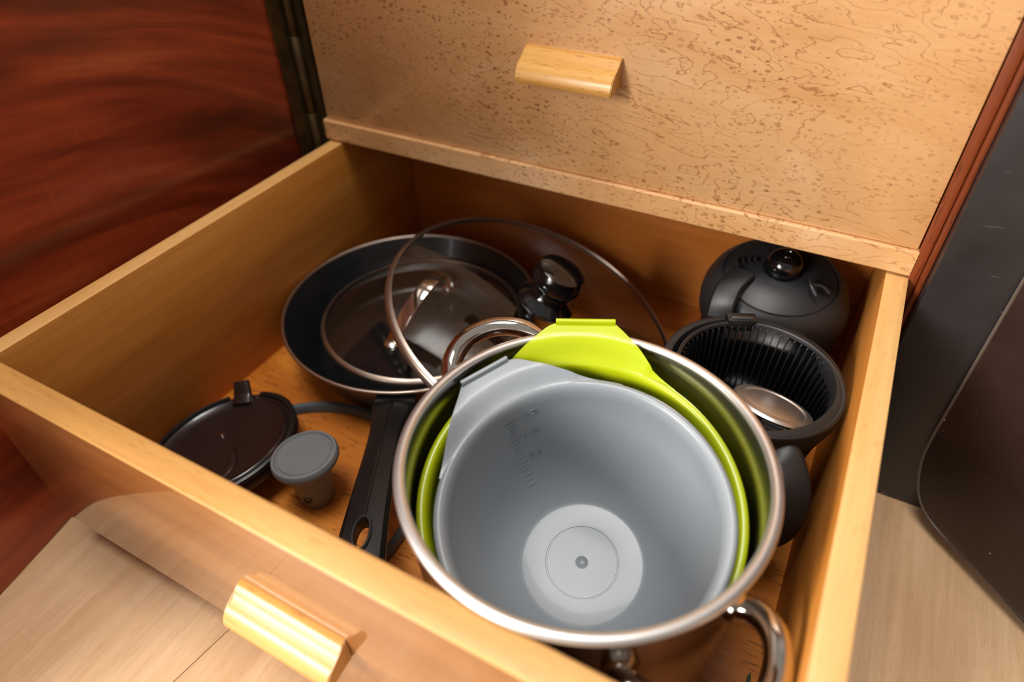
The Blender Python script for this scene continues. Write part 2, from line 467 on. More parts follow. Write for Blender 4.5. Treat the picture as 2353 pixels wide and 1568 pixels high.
# open lower drawer
lo = build('drawer', bxm(0.0, WD, -L-TF, -L, -0.1575, 0.0, 0.0018, 3), [M['front'], M['frontedge']], cab, label='open lower drawer full of pans and bowls')
for p in lo.data.polygons:
    if p.normal.z > 0.6: p.material_index = 1
for x0, x1 in ((0.0, T), (WD-T, WD)):
    sp = build('side_panel', bxm(x0, x1, -L, BY+0.012, -0.157, 0.0, 0.0008), [M['side'], M['edge_y']], lo)
    for p in sp.data.polygons:
        if p.normal.z > 0.6: p.material_index = 1
build('back_panel', bxm(T, WD-T, BY, BY+0.012, -0.151, -0.004, 0.0008), M['back'], lo)
build('bottom_panel', bxm(T, WD-T, -L, BY, -0.157, -0.151), M['bottom'], lo)
pull(lo, 0.2112, 0.286, -L-TF, -0.0722)

# ------------------------------------------------------------------ hinged mahogany door on the left
dp = catmull([(-0.0215, -0.004, 0), (-0.0265, -0.06, 0), (-0.034, -0.16, 0), (-0.0385, -0.26, 0), (-0.0372, -0.324, 0), (-0.0325, -0.346, 0), (-0.0252, -0.3805, 0), (-0.0180, -0.415, 0), (-0.0060, -0.4725, 0), (0.006, -0.530, 0), (0.018, -0.588, 0)], 6)
bm = bmesh.new()
lo_, hi_ = FZ+0.001, 0.52
V = []
for p in dp:
    V.append([bm.verts.new((p.x, p.y, lo_)), bm.verts.new((p.x, p.y, hi_)), bm.verts.new((p.x-0.018, p.y-0.002, hi_)), bm.verts.new((p.x-0.018, p.y-0.002, lo_))])
for A, B in zip(V[:-1], V[1:]):
    for k in range(4): bm.faces.new((A[k], A[(k+1) % 4], B[(k+1) % 4], B[k]))
bm.faces.new(V[0]); bm.faces.new(V[-1][::-1])
door = empty('hinged_door', (-0.03, -0.02, FZ))
tag(door, 'dark red mahogany door standing open left of the open drawer', 'door')
build('door_panel', bm, M['mahogany'], door, ang=30)
hg = build('piano_hinge', box(bxm(-0.0215, -0.0195, -0.021, -0.003, FZ+0.01, 0.5), -0.0165, -0.0035, 0.0005, 0.0032, FZ+0.01, 0.5), M['brass'], door, label='tarnished brass piano hinge')
z = FZ+0.012
kn = 0.068
while z < 0.48:
    bm = bmesh.new()
    lathe(bm, [(0, 0), (0.0036, 0), (0.0042, 0.0008), (0.0042, kn-0.0018), (0.0036, kn-0.001), (0, kn-0.001)], 14)
    build('knuckle', bm, M['brass'], hg, X=Matrix.Translation((-0.0150, -0.0030, z)))
    z += kn

# ------------------------------------------------------------------ dark brown curved panel on the right
A = Vector((0.565, -0.035, 0)); dv = Vector((0.075, -0.063, 0)).normalized(); nv = Vector((-dv.y, dv.x, 0))
out = [(-0.0165, 0.36), (-0.0163, 0.2), (-0.0160, 0.05), (-0.0152, -0.03), (-0.0146, -0.08), (-0.0141, -0.1115), (-0.0119, -0.1341), (-0.0043, -0.1569), (0.0057, -0.1691), (0.0205, -0.1750),
       (0.0405, -0.1764), (0.0588, -0.1766), (0.0773, -0.1785), (0.097, -0.1815), (0.13, -0.187), (0.17, -0.1895)]
oc = [(p.x, p.y) for p in catmull([(a, b, 0) for a, b in out], 4)]
bow = lambda s: 0.010*math.sin(min(max((s+0.0165)/0.14, 0), 1)*PI)
# a board in the shape of the outline, a little padded across its width
bm = bmesh.new()
left = oc; right = None; PW = 0.55  # PW: unseen extra width, added to block light from the right
NC = 10
grid = []
for (a, b) in left:
    row = []
    for k in range(NC+1):
        s = a+(PW-a)*(k/NC)**1.5
        row.append(bm.verts.new(A+dv*s-nv*(0.004*math.sin(PI*k/NC))+Vector((0, 0, b))))
    grid.append(row)
for r0, r1 in zip(grid[:-1], grid[1:]):
    for k in range(NC): bm.faces.new((r0[k], r0[k+1], r1[k+1], r1[k]))
g = bmesh.ops.extrude_face_region(bm, geom=bm.faces[:])
vs = [e for e in g['geom'] if isinstance(e, bmesh.types.BMVert)]
bmesh.ops.translate(bm, vec=nv*0.003, verts=vs)
pn = empty('curved_panel', A+Vector((0.06, -0.05, FZ)))
tag(pn, 'dark brown scuffed leathery panel with rounded lower corner at the far right', 'panel')
build('panel_face', bm, M['brown'], pn, ang=50)
bm = bmesh.new()
tube(bm, [A+dv*a+Vector((0, 0, b)) for a, b in oc], 0.0011, 6, up=nv)
build('edge_binding', bm, M['piping'], pn, label='thin worn pale edge of the panel')

# ------------------------------------------------------------------ steel stock pot
PC = Vector((0.3677, -0.2432, -0.151)); RZ = 0.002
pot = empty('stock_pot', PC)
tag(pot, 'stainless steel pot with two loop handles holding the nested bowls', 'pot')
bm = bmesh.new()
lathe(bm, [(0, 0), (0.074, 0), (0.081, 0.0025), (0.0855, 0.009), (0.0880, 0.02), (0.0920, 0.120), (0.0923, 0.149), (0.0936, 0.1532), (0.0928, 0.1540),
           (0.0914, 0.150), (0.0910, 0.120), (0.0866, 0.022), (0.084, 0.011), (0.079, 0.004), (0.072, 0.0025), (0, 0.0025)], 128)
build('pot_body', bm, M['steel'], pot, X=Matrix.Translation(PC))
bm = bmesh.new()
ringprof(bm, [(0.0930+0.0030*math.cos(q), 0.1542+0.0024*math.sin(q)) for q in [2*PI*k/12 for k in range(12)]], 128)
build('pot_rim', bm, M['rim'], pot, X=Matrix.Translation(PC))
hp = [(0.4528, -0.2700, -0.026), (0.4640, -0.2705, -0.022), (0.4742, -0.2800, -0.018), (0.4783, -0.297, -0.018), (0.4745, -0.314, -0.018), (0.462, -0.3250, -0.018),
      (0.4460, -0.3285, -0.018), (0.4320, -0.3285, -0.020), (0.4230, -0.3245, -0.024), (0.4178, -0.3175, -0.026)]
hr = [(0.4528, -0.2690, -0.024), (0.4630, -0.2702, -0.018), (0.4715, -0.2815, -0.008), (0.4715, -0.299, -0.003), (0.4615, -0.3145, -0.001), (0.445, -0.3225, -0.002),
      (0.4305, -0.3245, -0.010), (0.4200, -0.3220, -0.018), (0.4155, -0.3170, -0.024)]
for s in (0, 1):
    pp = [Vector(p) for p in (hr if s else hp)]
    if s: pp = [Vector((2*PC.x-p.x, 2*PC.y-p.y, p.z)) for p in pp]
    c = catmull(pp, 8)
    h = build('loop_handle', tube(bmesh.new(), c, 0.0062, 20), M['chrome'], pot, ang=60)
    for q, q2 in ((pp[0], pp[1]), (pp[-1], pp[-2])):
        ax = Vector((q.x-PC.x, q.y-PC.y, 0)).normalized()
        bm = bmesh.new()
        lathe(bm, [(0, -0.001), (0.0085, -0.001), (0.0085, 0.0012), (0.0072, 0.0026), (0, 0.003)], 20)
        X = ax.to_track_quat('Z', 'Y').to_matrix().to_4x4(); X.translation = PC+ax*0.0920+Vector((0, 0, 0.127))
        build('handle_plate', bm, M['chrome'], h, X=X)
        bm = bmesh.new()
        lathe(bm, [(0, 0.0022), (0.002, 0.002), (0.0036, 0.0008), (0.0038, 0)], 14)
        X2 = (-ax).to_track_quat('Z', 'Y').to_matrix().to_4x4(); X2.translation = PC+ax*0.0911+Vector((0, 0, 0.136))
        build('rivet', bm, M['chrome'], h, X=X2)

# ------------------------------------------------------------------ nested plastic mixing bowls
def bowl(name, label, mat, X, r, depth, rb, tabpoly, lipedge, swell, rise):
    """bowl with a rolled lip, a flat tab handle running into the lip, and a ringed flat base"""
    o = empty(name, X.translation)
    tag(o, label, 'bowl', 'nested mixing bowls')
    inner = []
    r0 = r-0.0062
    for k in range(15):
        t = k/14
        z = -0.005-(depth-0.0075)*t
        q = max(0.0, 1-t**swell)
        inner.append((rb+(r0-0.0006-rb)*(q**0.62), z))
    inner[-1] = (rb+0.0022, -depth+0.0018)
    outer = [(rr+0.0015, zz-0.0006) for rr, zz in inner]
    prof = [(0, -depth-0.0010), (0.0012, -depth-0.0009), (0.0028, -depth-0.0003), (0.0036, -depth+0.0003), (0.0040, -depth+0.0004), (0.0046, -depth+0.0004), (0.0060, -depth+0.0004), (rb*0.3, -depth+0.0004), (rb*0.55, -depth+0.0004), (rb*0.575, -depth+0.0004), (rb*0.58, -depth+0.0001), (rb*0.60, -depth+0.0001), (rb*0.605, -depth+0.0005),
            (rb-0.001, -depth+0.0005), (rb+0.0006, -depth+0.0009)] + inner[::-1] + \
           [(r0+0.0006, -0.0022), (r0+0.0014, -0.0005), (r0+0.0026, 0.0002), (r-0.0022, 0.0003), (r-0.0008, -0.0003), (r, -0.0016), (r-0.0001, -0.0032), (r-0.0012, -0.0034), (r-0.0018, -0.0022), (r0+0.0026, -0.0016)] + \
           outer + [(rb+0.001, -depth-0.0016), (0, -depth-0.0016)]
    bm = bmesh.new(); lathe(bm, prof, 144)
    build('bowl_body', bm, mat, o, X=X, ang=42)
    # tab: strip between the lip circle and the outline
    a0 = math.atan2(tabpoly[0][1], tabpoly[0][0]); a1 = math.atan2(tabpoly[-1][1], tabpoly[-1][0])
    if a0 < 0: a0 += 2*PI
    if a1 < 0: a1 += 2*PI
    def lf(x, y, w=1.0):
        q = math.hypot(x, y)-(r-0.0035); u = min(max(q/0.013, 0), 1)
        return 0.0004*w-0.0006*(1-w)+(rise*u*u*(3-2*u)+0.05*max(0, q-0.013))*w
    N = 48
    bm = bmesh.new(); rows = []
    for k in range(N+1):
        a = a0+(a1-a0)*k/N
        dirx, diry = math.cos(a), math.sin(a)
        best = r
        for p, q in zip(tabpoly[:-1], tabpoly[1:]):
            ex, ey = q[0]-p[0], q[1]-p[1]
            den = dirx*ey-diry*ex
            if abs(den) < 1e-9: continue
            t = (p[0]*ey-p[1]*ex)/den; s = (p[0]*diry-p[1]*dirx)/den
            if -1e-3 <= s <= 1.001 and t > 0: best = max(best, t)
        ri = r-0.0035
        row = []
        for j in range(9):
            rr = ri+(best-0.0002-ri)*j/8
            lift = lf(dirx*rr, diry*rr, min(1.0, max(0.0, (best-r)/0.003)))
            row.append(bm.verts.new((dirx*rr, diry*rr, lift)))
        rows.append(row)
    for A_, B_ in zip(rows[:-1], rows[1:]):
        for j in range(8): bm.faces.new((A_[j], A_[j+1], B_[j+1], B_[j]))
    g = bmesh.ops.extrude_face_region(bm, geom=bm.faces[:])
    bmesh.ops.translate(bm, vec=(0, 0, -0.0016), verts=[e for e in g['geom'] if isinstance(e, bmesh.types.BMVert)])
    tabo = build('handle_tab', bm, mat, o, X=X)
    (xa, ya), (xb, yb) = lipedge
    bm = bmesh.new()
    pa = [Vector((xa+(xb-xa)*k/10, ya+(yb-ya)*k/10, 0)) for k in range(11)]
    for p in pa: p.z = lf(p.x, p.y)+0.0004
    sweep(bm, pa, sect_round(0.0013, 0.0030, 0.0010))
    build('tab_lip', bm, mat, tabo, X=X)
    return o

XG = tilt((0.3687, -0.2466, -0.030), 0.1328, -0.28)
bowl('mixing_bowl', 'lime green plastic mixing bowl between the steel pot and grey bowl', M['green'], XG, 0.0882, 0.096, 0.044,
     [(-0.0755, 0.0456), (-0.0699, 0.0612), (-0.0603, 0.0863), (-0.0566, 0.0910), (-0.0242, 0.1056), (-0.0180, 0.1030), (0.0067, 0.0900), (0.0230, 0.0851)], ((-0.0566, 0.0910), (-0.0242, 0.1056)), 2.0, 0.0098)
XB = tilt((0.3725, -0.2535, -0.024), 0.0554, -0.24)
GB = (0.0783, 0.095, 0.0385)
gb = bowl('mixing_bowl', 'grey plastic mixing bowl nested innermost in the steel pot', M['grey'], XB, *GB,
     [(-0.0765, -0.0185), (-0.0856, 0.0115), (-0.0895, 0.0284), (-0.0913, 0.0347), (-0.0750, 0.0612), (-0.0708, 0.0645), (-0.0424, 0.0708), (-0.0085, 0.0778)], ((-0.0913, 0.0347), (-0.0750, 0.0612)), 2.0, 0.0066)

# embossed litre scale on the inner wall of the grey bowl
def wall(phi, t):
    r, depth, rb = GB
    r0 = r-0.0062
    z = -0.005-(depth-0.0075)*t
    rr = rb+(r0-0.0006-rb)*(max(0.0, 1-t**2.0)**0.62)
    return Vector((rr*math.cos(phi), rr*math.sin(phi), z))
SP = 2.62
bm = bmesh.new()
def tick(bm, phi0, phi1, t, h=0.00045, w=0.007):
    q = []
    for ph in (phi0, phi1):
        for tt in (t-w/2, t+w/2):
            q.append((wall(ph, tt), ph))
    lo4 = [bm.verts.new(p) for p, _ in q]
    hi4 = [bm.verts.new(p-Vector((math.cos(ph), math.sin(ph), -0.3))*h) for p, ph in q]
    for f in ((0, 1, 3, 2), ): bm.faces.new([hi4[k] for k in f])
    for a, b in ((0, 1), (1, 3), (3, 2), (2, 0)): bm.faces.new((lo4[a], lo4[b], hi4[b], hi4[a]))
for k in range(16):
    t = 0.14+0.045*k
    ln = 0.125 if k % 5 == 0 else 0.07
    tick(bm, SP-ln/2, SP+ln/2, t)
sc = build('measuring_scale', bm, M['grey'], gb, X=XB, ang=10, label='raised litre marks inside the bowl')
for txt, t in (('1.5', 0.16), ('1.0', 0.385), ('0.5', 0.61)):
    cu = bpy.data.curves.new('numeral', 'FONT'); cu.body = txt; cu.size = 0.0078; cu.extrude = 0.0005; cu.resolution_u = 3
    tmp = bpy.data.objects.new('numeral', cu); COL.objects.link(tmp)
    dg = bpy.context.evaluated_depsgraph_get()
    me = bpy.data.meshes.new_from_object(tmp.evaluated_get(dg))
    bpy.data.objects.remove(tmp)
    bm = bmesh.new(); bm.from_mesh(me)
    for v in bm.verts:
        # baseline runs round the bowl, letters stand up towards the lip
        tt = t-v.co.y/0.092
        ph = SP-0.085-v.co.x/0.064
        p = wall(ph, max(0.02, tt))
        v.co = p-Vector((math.cos(ph), math.sin(ph), -0.3))*(v.co.z+0.0002)
    build('numeral', bm, M['grey'], sc, X=XB, ang=10)

# ------------------------------------------------------------------ frying pan with a smaller glass lid lying in it
FC = Vector((0.1305, -0.0765, -0.151))
pan = empty('frying_pan', FC)
tag(pan, 'dark nonstick frying pan with pale rim at the back left of the drawer', 'pan')
bm = bmesh.new()
lathe(bm, [(0, 0.0), (0.083, 0.0), (0.088, 0.002), (0.0925, 0.008), (0.1085, 0.042), (0.1135, 0.0515), (0.1128, 0.0525), (0.1110, 0.0505)], 128)
build('pan_outside', bm, M['panout'], pan, X=Matrix.Translation(FC))
bm = bmesh.new()
lathe(bm, [(0, 0.003), (0.082, 0.003), (0.087, 0.005), (0.0905, 0.010), (0.1063, 0.043), (0.1112, 0.0518)], 128)
build('pan_inside', bm, M['nonstick'], pan, X=Matrix.Translation(FC))
bm = bmesh.new()
ringprof(bm, [(0.1129+0.0016*math.cos(q), 0.0524+0.0014*math.sin(q)) for q in [2*PI*k/10 for k in range(10)]], 128)
build('pan_rim', bm, M['panrim'], pan, X=Matrix.Translation(FC))
# handle runs towards the drawer front
hd = Vector((0.1165, -0.2200, 0)).normalized()
def hpnt(d, z): return Vector((FC.x, FC.y, 0))+hd*d+Vector((0, 0, z))
hpath = catmull([hpnt(0.118, -0.1085), hpnt(0.135, -0.1045), hpnt(0.16, -0.1000), hpnt(0.20, -0.0960), hpnt(0.235, -0.0945), hpnt(0.262, -0.0960)], 7)
wid = lambda t: (1.15-0.42*math.sin(min(t/0.55, 1)*PI/2)+0.34*max(0, (t-0.35)/0.65)**1.2 - (0.55 if t > 0.985 else 0), 1.0 - (0.4 if t > 0.985 else 0))
sec = [(0.0155, -0.0015), (0.0155, 0.0012), (0.0125, 0.0042), (0.006, 0.0056), (0.0012, 0.0062), (0.0, 0.0056), (-0.0012, 0.0062), (-0.006, 0.0056), (-0.0125, 0.0042), (-0.0155, 0.0012), (-0.0155, -0.0015), (-0.011, -0.0046), (0, -0.0055), (0.011, -0.0046)]
bm = sweep(bmesh.new(), hpath, sec, scale=wid)
ha = build('pan_handle', bm, M['blackplastic'], pan, ang=30)
# hanging hole cut through the end of the handle
bmc = bmesh.new()
hx = hpnt(0.243, 0) + Vector((-hd.y, hd.x, 0))*0.0
ov = [(0.0048*math.cos(2*PI*k/24), 0.0110*math.sin(2*PI*k/24)) for k in range(24)]
sd = Vector((hd.y, -hd.x, 0))
prism(bmc, ov, lambda a, b: hx+sd*a+hd*b+Vector((0, 0, -0.13)), lambda a, b: hx+sd*a+hd*b+Vector((0, 0, -0.06)))
cut = build('cutter', bmc, M['satinblack'])
bmod = ha.modifiers.new('b', 'BOOLEAN'); bmod.object = cut; bmod.operation = 'DIFFERENCE'; bmod.solver = 'EXACT'
bpy.context.view_layer.update()
me2 = bpy.data.meshes.new_from_object(ha.evaluated_get(bpy.context.evaluated_depsgraph_get()))
ha.modifiers.clear(); ha.data = me2; smooth_mesh(me2, 30)
bpy.data.objects.remove(cut)
lp = [hx+sd*(a*1.12)+hd*(b*1.08)+Vector((0, 0, -0.0886)) for a, b in ov]
build('hole_collar', tube(bmesh.new(), lp, 0.0011, 6, True), M['satinblack'], ha)
bm = bmesh.new()
box(bm, -0.016, 0.016, 0.108, 0.128, -0.006, 0.006, 0.002)
X = Matrix((sd, hd, Vector((0, 0, 1)))).transposed().to_4x4(); X.translation = Vector((FC.x, FC.y, -0.1115))
build('handle_bracket', bm, M['bracket'], pan, X=X, label='grey metal bracket of the handle')

def glass_lid(name, label, X, r, dome, rimr):
    o = empty(name, X.translation); tag(o, label, 'lid')
    bm = bmesh.new()
    pr = []
    for k in range(17):
        t = k/16
        pr.append((r*(1-t) if k < 16 else 0, dome*(1-(1-t)**2.2)))
    lathe(bm, pr, 128)
    build('glass_dome', bm, M['glass'], o, X=X)
    bm = bmesh.new()
    ringprof(bm, [(r-0.0040, 0.0022), (r-0.0036, 0.0032), (r-0.0008, 0.0022), (r+0.0004, 0.0004), (r+0.0004, -rimr), (r-0.0006, -rimr-0.0006), (r-0.0016, -rimr), (r-0.0018, -0.0002)], 128)
    build('metal_rim', bm, M['panrim'], o, X=X)
    return o
XS = tilt((0.1392, -0.0735, -0.1120), 0.0, 0.02)
sl = glass_lid('glass_lid', 'smaller glass lid with chrome arch handle lying inside the frying pan', XS, 0.0912, 0.009, 0.0030)
ap = catmull([(0.143, -0.1225, -0.104), (0.146, -0.1160, -0.094), (0.151, -0.104, -0.079), (0.155, -0.088, -0.069), (0.156, -0.070, -0.067), (0.152, -0.052, -0.075), (0.147, -0.040, -0.090), (0.1445, -0.034, -0.1035)], 6)
build('arch_handle', sweep(bmesh.new(), ap, sect_round(0.0062, 0.0014, 0.0009), up=Vector((0.2, 0, 1))), M['chrome'], sl, label='chrome arch handle')
for px, py in ((0.143, -0.1235), (0.1445, -0.0330)):
    bm = bmesh.new(); lathe(bm, [(0, 0.005), (0.004, 0.0046), (0.0072, 0.0025), (0.0078, 0), (0, -0.001)], 20)
    build('handle_foot', bm, M['chrome'], sl, X=Matrix.Translation((px, py, -0.1060)))
bm = bmesh.new(); ringprof(bm, [(0.0032, 0), (0.0058, 0.0), (0.0055, 0.0016), (0.0036, 0.002)], 20)
build('steam_vent', bm, M['chrome'], sl, X=Matrix.Translation((0.2010, -0.0960, -0.1062)))
bm = bmesh.new(); lathe(bm, [(0, 0.0006), (0.0033, 0.0006), (0.0033, 0.0), (0, 0)], 16)
build('vent_hole', bm, M['glossblack'], sl, X=Matrix.Translation((0.2010, -0.0960, -0.1062)))

XL = tilt((0.2475, -0.0560, -0.0880), 0.3853, 0.1048)
bl = glass_lid('glass_lid', 'large glass lid with black knob leaning over the frying pan', XL, 0.1288, 0.019, 0.0042)
bm = bmesh.new()
lathe(bm, [(0, 0.0), (0.0225, 0.0), (0.0243, 0.002), (0.0246, 0.0045), (0.0225, 0.0072), (0.0185, 0.0098), (0.0160, 0.0140), (0.0156, 0.0170), (0.0168, 0.0198), (0.0200, 0.0222), (0.0215, 0.0268), (0.0211, 0.0325), (0.0188, 0.0378), (0.0130, 0.0404), (0, 0.0412)], 48)
build('knob', bm, M['glossblack'], bl, X=XL @ Matrix.Translation((0, 0, 0.0185)), label='glossy black knob')

# flat dark lid lying on the drawer floor under the glass lid
pc = Vector((0.2960, -0.0420, -0.151))
fl2 = empty('saucepan_lid', pc); tag(fl2, 'flat dark lid with pale metal rim on the drawer floor behind the green bowl', 'lid')
bm = bmesh.new(); lathe(bm, [(0, 0), (0.071, 0), (0.073, 0.0015), (0.073, 0.005), (0.070, 0.0062), (0.030, 0.0068), (0, 0.007)], 96)
build('lid_plate', bm, M['nonstick'], fl2, X=Matrix.Translation(pc))
bm = bmesh.new(); ringprof(bm, [(0.0735+0.0017*math.cos(q), 0.0058+0.0017*math.sin(q)) for q in [2*PI*k/10 for k in range(10)]], 96)
build('metal_rim', bm, M['panrim'], fl2, X=Matrix.Translation(pc))

# ------------------------------------------------------------------ black domed carafe at the back right
CC = Vector((0.4200, 0.0215, -0.151))
ca = empty('coffee_carafe', CC); tag(ca, 'glass carafe with black domed lid and round knob at the back right', 'carafe')
bm = bmesh.new()
lathe(bm, [(0, 0.0005), (0.043, 0.0005), (0.049, 0.004), (0.0520, 0.012), (0.0525, 0.050), (0.0515, 0.080), (0.0505, 0.088)], 96)
build('glass_body', bm, M['jugglass'], ca, X=Matrix.Translation(CC))
XD = Matrix.Translation(CC+Vector((0, 0, 0.090))) @ tilt((0, 0, 0), 0.03, -0.16) @ Matrix.Translation((0, 0, -0.093))
bm = bmesh.new()
lathe(bm, [(0.0500, 0.078), (0.0548, 0.078), (0.0562, 0.083), (0.0566, 0.092), (0.0556, 0.100), (0.0520, 0.109), (0.0470, 0.1155), (0.0432, 0.1180), (0.0426, 0.1172), (0.0418, 0.1172), (0.0412, 0.1186),
           (0.034, 0.1222), (0.024, 0.1252), (0.0150, 0.1262), (0.0142, 0.1250), (0, 0.1250)], 96)
dl = build('dome_lid', bm, M['satinblack'], ca, X=XD)
bm = bmesh.new()
lathe(bm, [(0, 0.124), (0.0128, 0.124), (0.0136, 0.128), (0.0130, 0.1335), (0.0105, 0.1380), (0.0065, 0.1403), (0.0048, 0.1404), (0.0044, 0.1398), (0.0036, 0.1398), (0.0030, 0.1408), (0, 0.1414)], 48)
build('lid_knob', bm, M['glossblack'], dl, X=XD)
def domez(r): # height of the dome surface
    P = [(0.0, 0.1262), (0.015, 0.1262), (0.024, 0.1252), (0.034, 0.1222), (0.0412, 0.1186), (0.047, 0.1155), (0.052, 0.109), (0.0556, 0.1)]
    for (r0, z0), (r1, z1) in zip(P[:-1], P[1:]):
        if r <= r1: return z0+(z1-z0)*(r-r0)/(r1-r0)
    return 0.1
for k in range(4):
    rr = 0.0215+0.0042*k
    pth = [CC+Vector((rr*math.cos(a), rr*math.sin(a), domez(rr)+0.0004)) for a in [PI*1.02+0.055*j for j in range(9)]]
    build('grip_ridge', tube(bmesh.new(), pth, 0.0012, 8, scale=lambda t: (max(0.25, math.sin(PI*t)),)*2), M['satinblack'], dl)
# two raised fins of the pouring mouth
pth = catmull([CC+Vector((0.022, -0.014, domez(0.026)+0.0008)), CC+Vector((0.0235, -0.021, domez(0.0315)+0.0016)), CC+Vector((0.029, -0.0265, domez(0.0392)+0.0010))], 6)
build('spout_fin', tube(bmesh.new(), pth, 0.0013, 8), M['satinblack'], dl)
pth = catmull([CC+Vector((0.0245, -0.019, domez(0.031)+0.0012)), CC+Vector((0.031, -0.0165, domez(0.035)+0.0018)), CC+Vector((0.037, -0.017, domez(0.0407)+0.0008))], 6)
build('spout_fin', tube(bmesh.new(), pth, 0.0013, 8), M['satinblack'], dl)
# hinge arm of the lid reaching forwards to the filter jug
bm = bmesh.new()
pth = catmull([CC+Vector((-0.024, -0.020, 0.1190)), CC+Vector((-0.030, -0.036, 0.114)), CC+Vector((-0.031, -0.050, 0.108)), CC+Vector((-0.030, -0.058, 0.101))], 5)
sweep(bm, pth, sect_round(0.0095, 0.0050, 0.002))
build('lid_tongue', bm, M['blackplastic'], dl)

# ------------------------------------------------------------------ black ribbed filter jug in front of it
JC = Vector((0.4255, -0.1035, -0.161))
jg = empty('filter_jug', JC); tag(jg, 'black ribbed filter jug with side handle along the right drawer wall', 'jug')
XJ = Matrix.Translation(JC)
bm = bmesh.new()
lathe(bm, [(0, 0.010), (0.040, 0.010), (0.043, 0.013), (0.0490, 0.080), (0.0525, 0.098), (0.0560, 0.110), (0.0585, 0.118), (0.0586, 0.124), (0.0570, 0.1288), (0.0540, 0.1302), (0.0515, 0.1300), (0.0500, 0.1270), (0.0495, 0.1200)], 96)
build('jug_shell', bm, M['satinblack'], jg, X=XJ)
IC = Vector((0.4310, -0.1080, -0.161)); XI = tilt(IC+Vector((0, 0, 0.1315)), 0.045, 0.0)
bm = bmesh.new()
lathe(bm, [(0.0508, -0.001), (0.0500, -0.004), (0.0480, -0.012), (0.0470, -0.020), (0.0440, -0.060), (0.0380, -0.092), (0.030, -0.098), (0, -0.100)], 96)
bk = build('filter_basket', bm, M['glossblack'], jg, X=XI)
bm = bmesh.new()
ringprof(bm, [(0.0495, -0.0012), (0.0500, 0.0006), (0.0512, 0.0012), (0.0525, 0.0006), (0.0528, -0.0012), (0.051, -0.002)], 96)
build('basket_rim', bm, M['satinblack'], jg, X=XI, label='grey-black rim of the basket')
NR = 64
rme = None
for k in range(NR):
    bm = bmesh.new()
    prism(bm, [(0.0496, -0.0015), (0.0480, -0.0022), (0.0462, -0.016), (0.0428, -0.060), (0.0368, -0.092), (0.0385, -0.094), (0.0445, -0.060), (0.0475, -0.018), (0.0490, -0.008)],
          lambda r, z: (r, -0.00035, z), lambda r, z: (r, 0.00035, z))
    build('rib', bm, M['satinblack'], bk, X=XI @ Matrix.Rotation(2*PI*k/NR, 4, 'Z'))
# hinge clip on the rim
bm = bmesh.new()
aX = XI @ Matrix.Rotation(math.radians(116), 4, 'Z')
box(bm, 0.0490, 0.0580, -0.0100, 0.0100, -0.006, 0.0035, 0.0010)
cl = build('hinge_clip', bm, M['blackplastic'], jg, X=aX)
bm = bxm(0.0505, 0.0530, -0.0075, 0.0075, 0.0030, 0.0046, 0.0005)
build('clip_window', bm, M['bracket'], cl, X=aX, label='glinting slot of the clip')
hpth = catmull([(0.4525, -0.1505, -0.044), (0.4610, -0.1560, -0.0455), (0.4690, -0.1680, -0.055), (0.4710, -0.1740, -0.074), (0.4680, -0.1720, -0.096), (0.4610, -0.1630, -0.116), (0.4530, -0.1440, -0.126)], 7)
build('jug_handle', sweep(bmesh.new(), hpth, sect_round(0.0105, 0.0058, 0.0045, 4), up=Vector((0.55, -0.7, 0.45))), M['satinblack'], jg, ang=50)

# metal sieve disc with a black clip standing in the jug
XV = tilt((0.4450, -0.1120, -0.0480), 0.14, 0.45)
dk = empty('sieve_disc', XV.translation); tag(dk, 'shiny metal disc with black clip standing inside the ribbed jug', 'sieve')
bm = bmesh.new(); lathe(bm, [(0, 0.0030), (0.016, 0.0026), (0.0200, 0.0014), (0.0210, 0.0022), (0.0250, 0.0016), (0.0265, 0), (0.0250, -0.0010), (0, -0.0010)], 64)
build('metal_disc', bm, M['rim'], dk, X=XV)
bm = bxm(-0.004, 0.012, -0.0275, -0.0160, -0.0075, -0.0008, 0.0010)
build('black_clip', box(bm, -0.0015, 0.0095, -0.0295, -0.0265, -0.016, -0.003, 0.0008), M['satinblack'], dk, X=XV)

# ------------------------------------------------------------------ front left: dark lid, grey stopper, grey ring
XK = tilt((0.0768, -0.2615, -0.1262), -0.2166, -0.0018)
kl = empty('dark_lid', XK.translation); tag(kl, 'dark brown plastic lid with tab tilted against the front left corner', 'lid')
bm = bmesh.new()
lathe(bm, [(0, -0.004), (0.030, -0.0038), (0.044, -0.0020), (0.0480, -0.0004), (0.0500, 0.0008), (0.0512, 0.0), (0.0522, -0.0018), (0.0530, -0.0012), (0.0548, 0.0), (0.0575, -0.0004), (0.0585, -0.0020), (0.0580, -0.0100), (0.0565, -0.0105), (0.0555, -0.0040), (0.048, -0.0050), (0.030, -0.0068), (0, -0.0070)], 96)
build('lid_body', bm, [M['darkbrown']], kl, X=XK)
bm = bmesh.new()
ringprof(bm, [(0.0545, -0.0005), (0.0552, 0.0026), (0.0570, 0.0032), (0.0588, 0.0022), (0.0590, -0.0015)], 60, math.radians(133), math.radians(205))
build('raised_rim', bm, M['blackplastic'], kl, X=XK)
bm = bmesh.new()
ringprof(bm, [(0.0540, -0.0006), (0.0550, 0.0020), (0.0572, 0.0026), (0.0590, 0.0016), (0.0592, -0.0015)], 80, math.radians(-60), math.radians(104))
build('raised_rim', bm, M['blackplastic'], kl, X=XK)
a = math.radians(119)
ca_, sa_ = math.cos(a), math.sin(a)
tp = catmull([(0.046*ca_, 0.046*sa_, -0.0005), (0.053*ca_, 0.053*sa_, 0.003), (0.058*ca_, 0.058*sa_, 0.0085), (0.0615*ca_, 0.0615*sa_, 0.0125)], 5)
bm = sweep(bmesh.new(), tp, sect_round(0.0085, 0.0026, 0.0020), scale=lambda t: (1.0-0.25*t, 1))
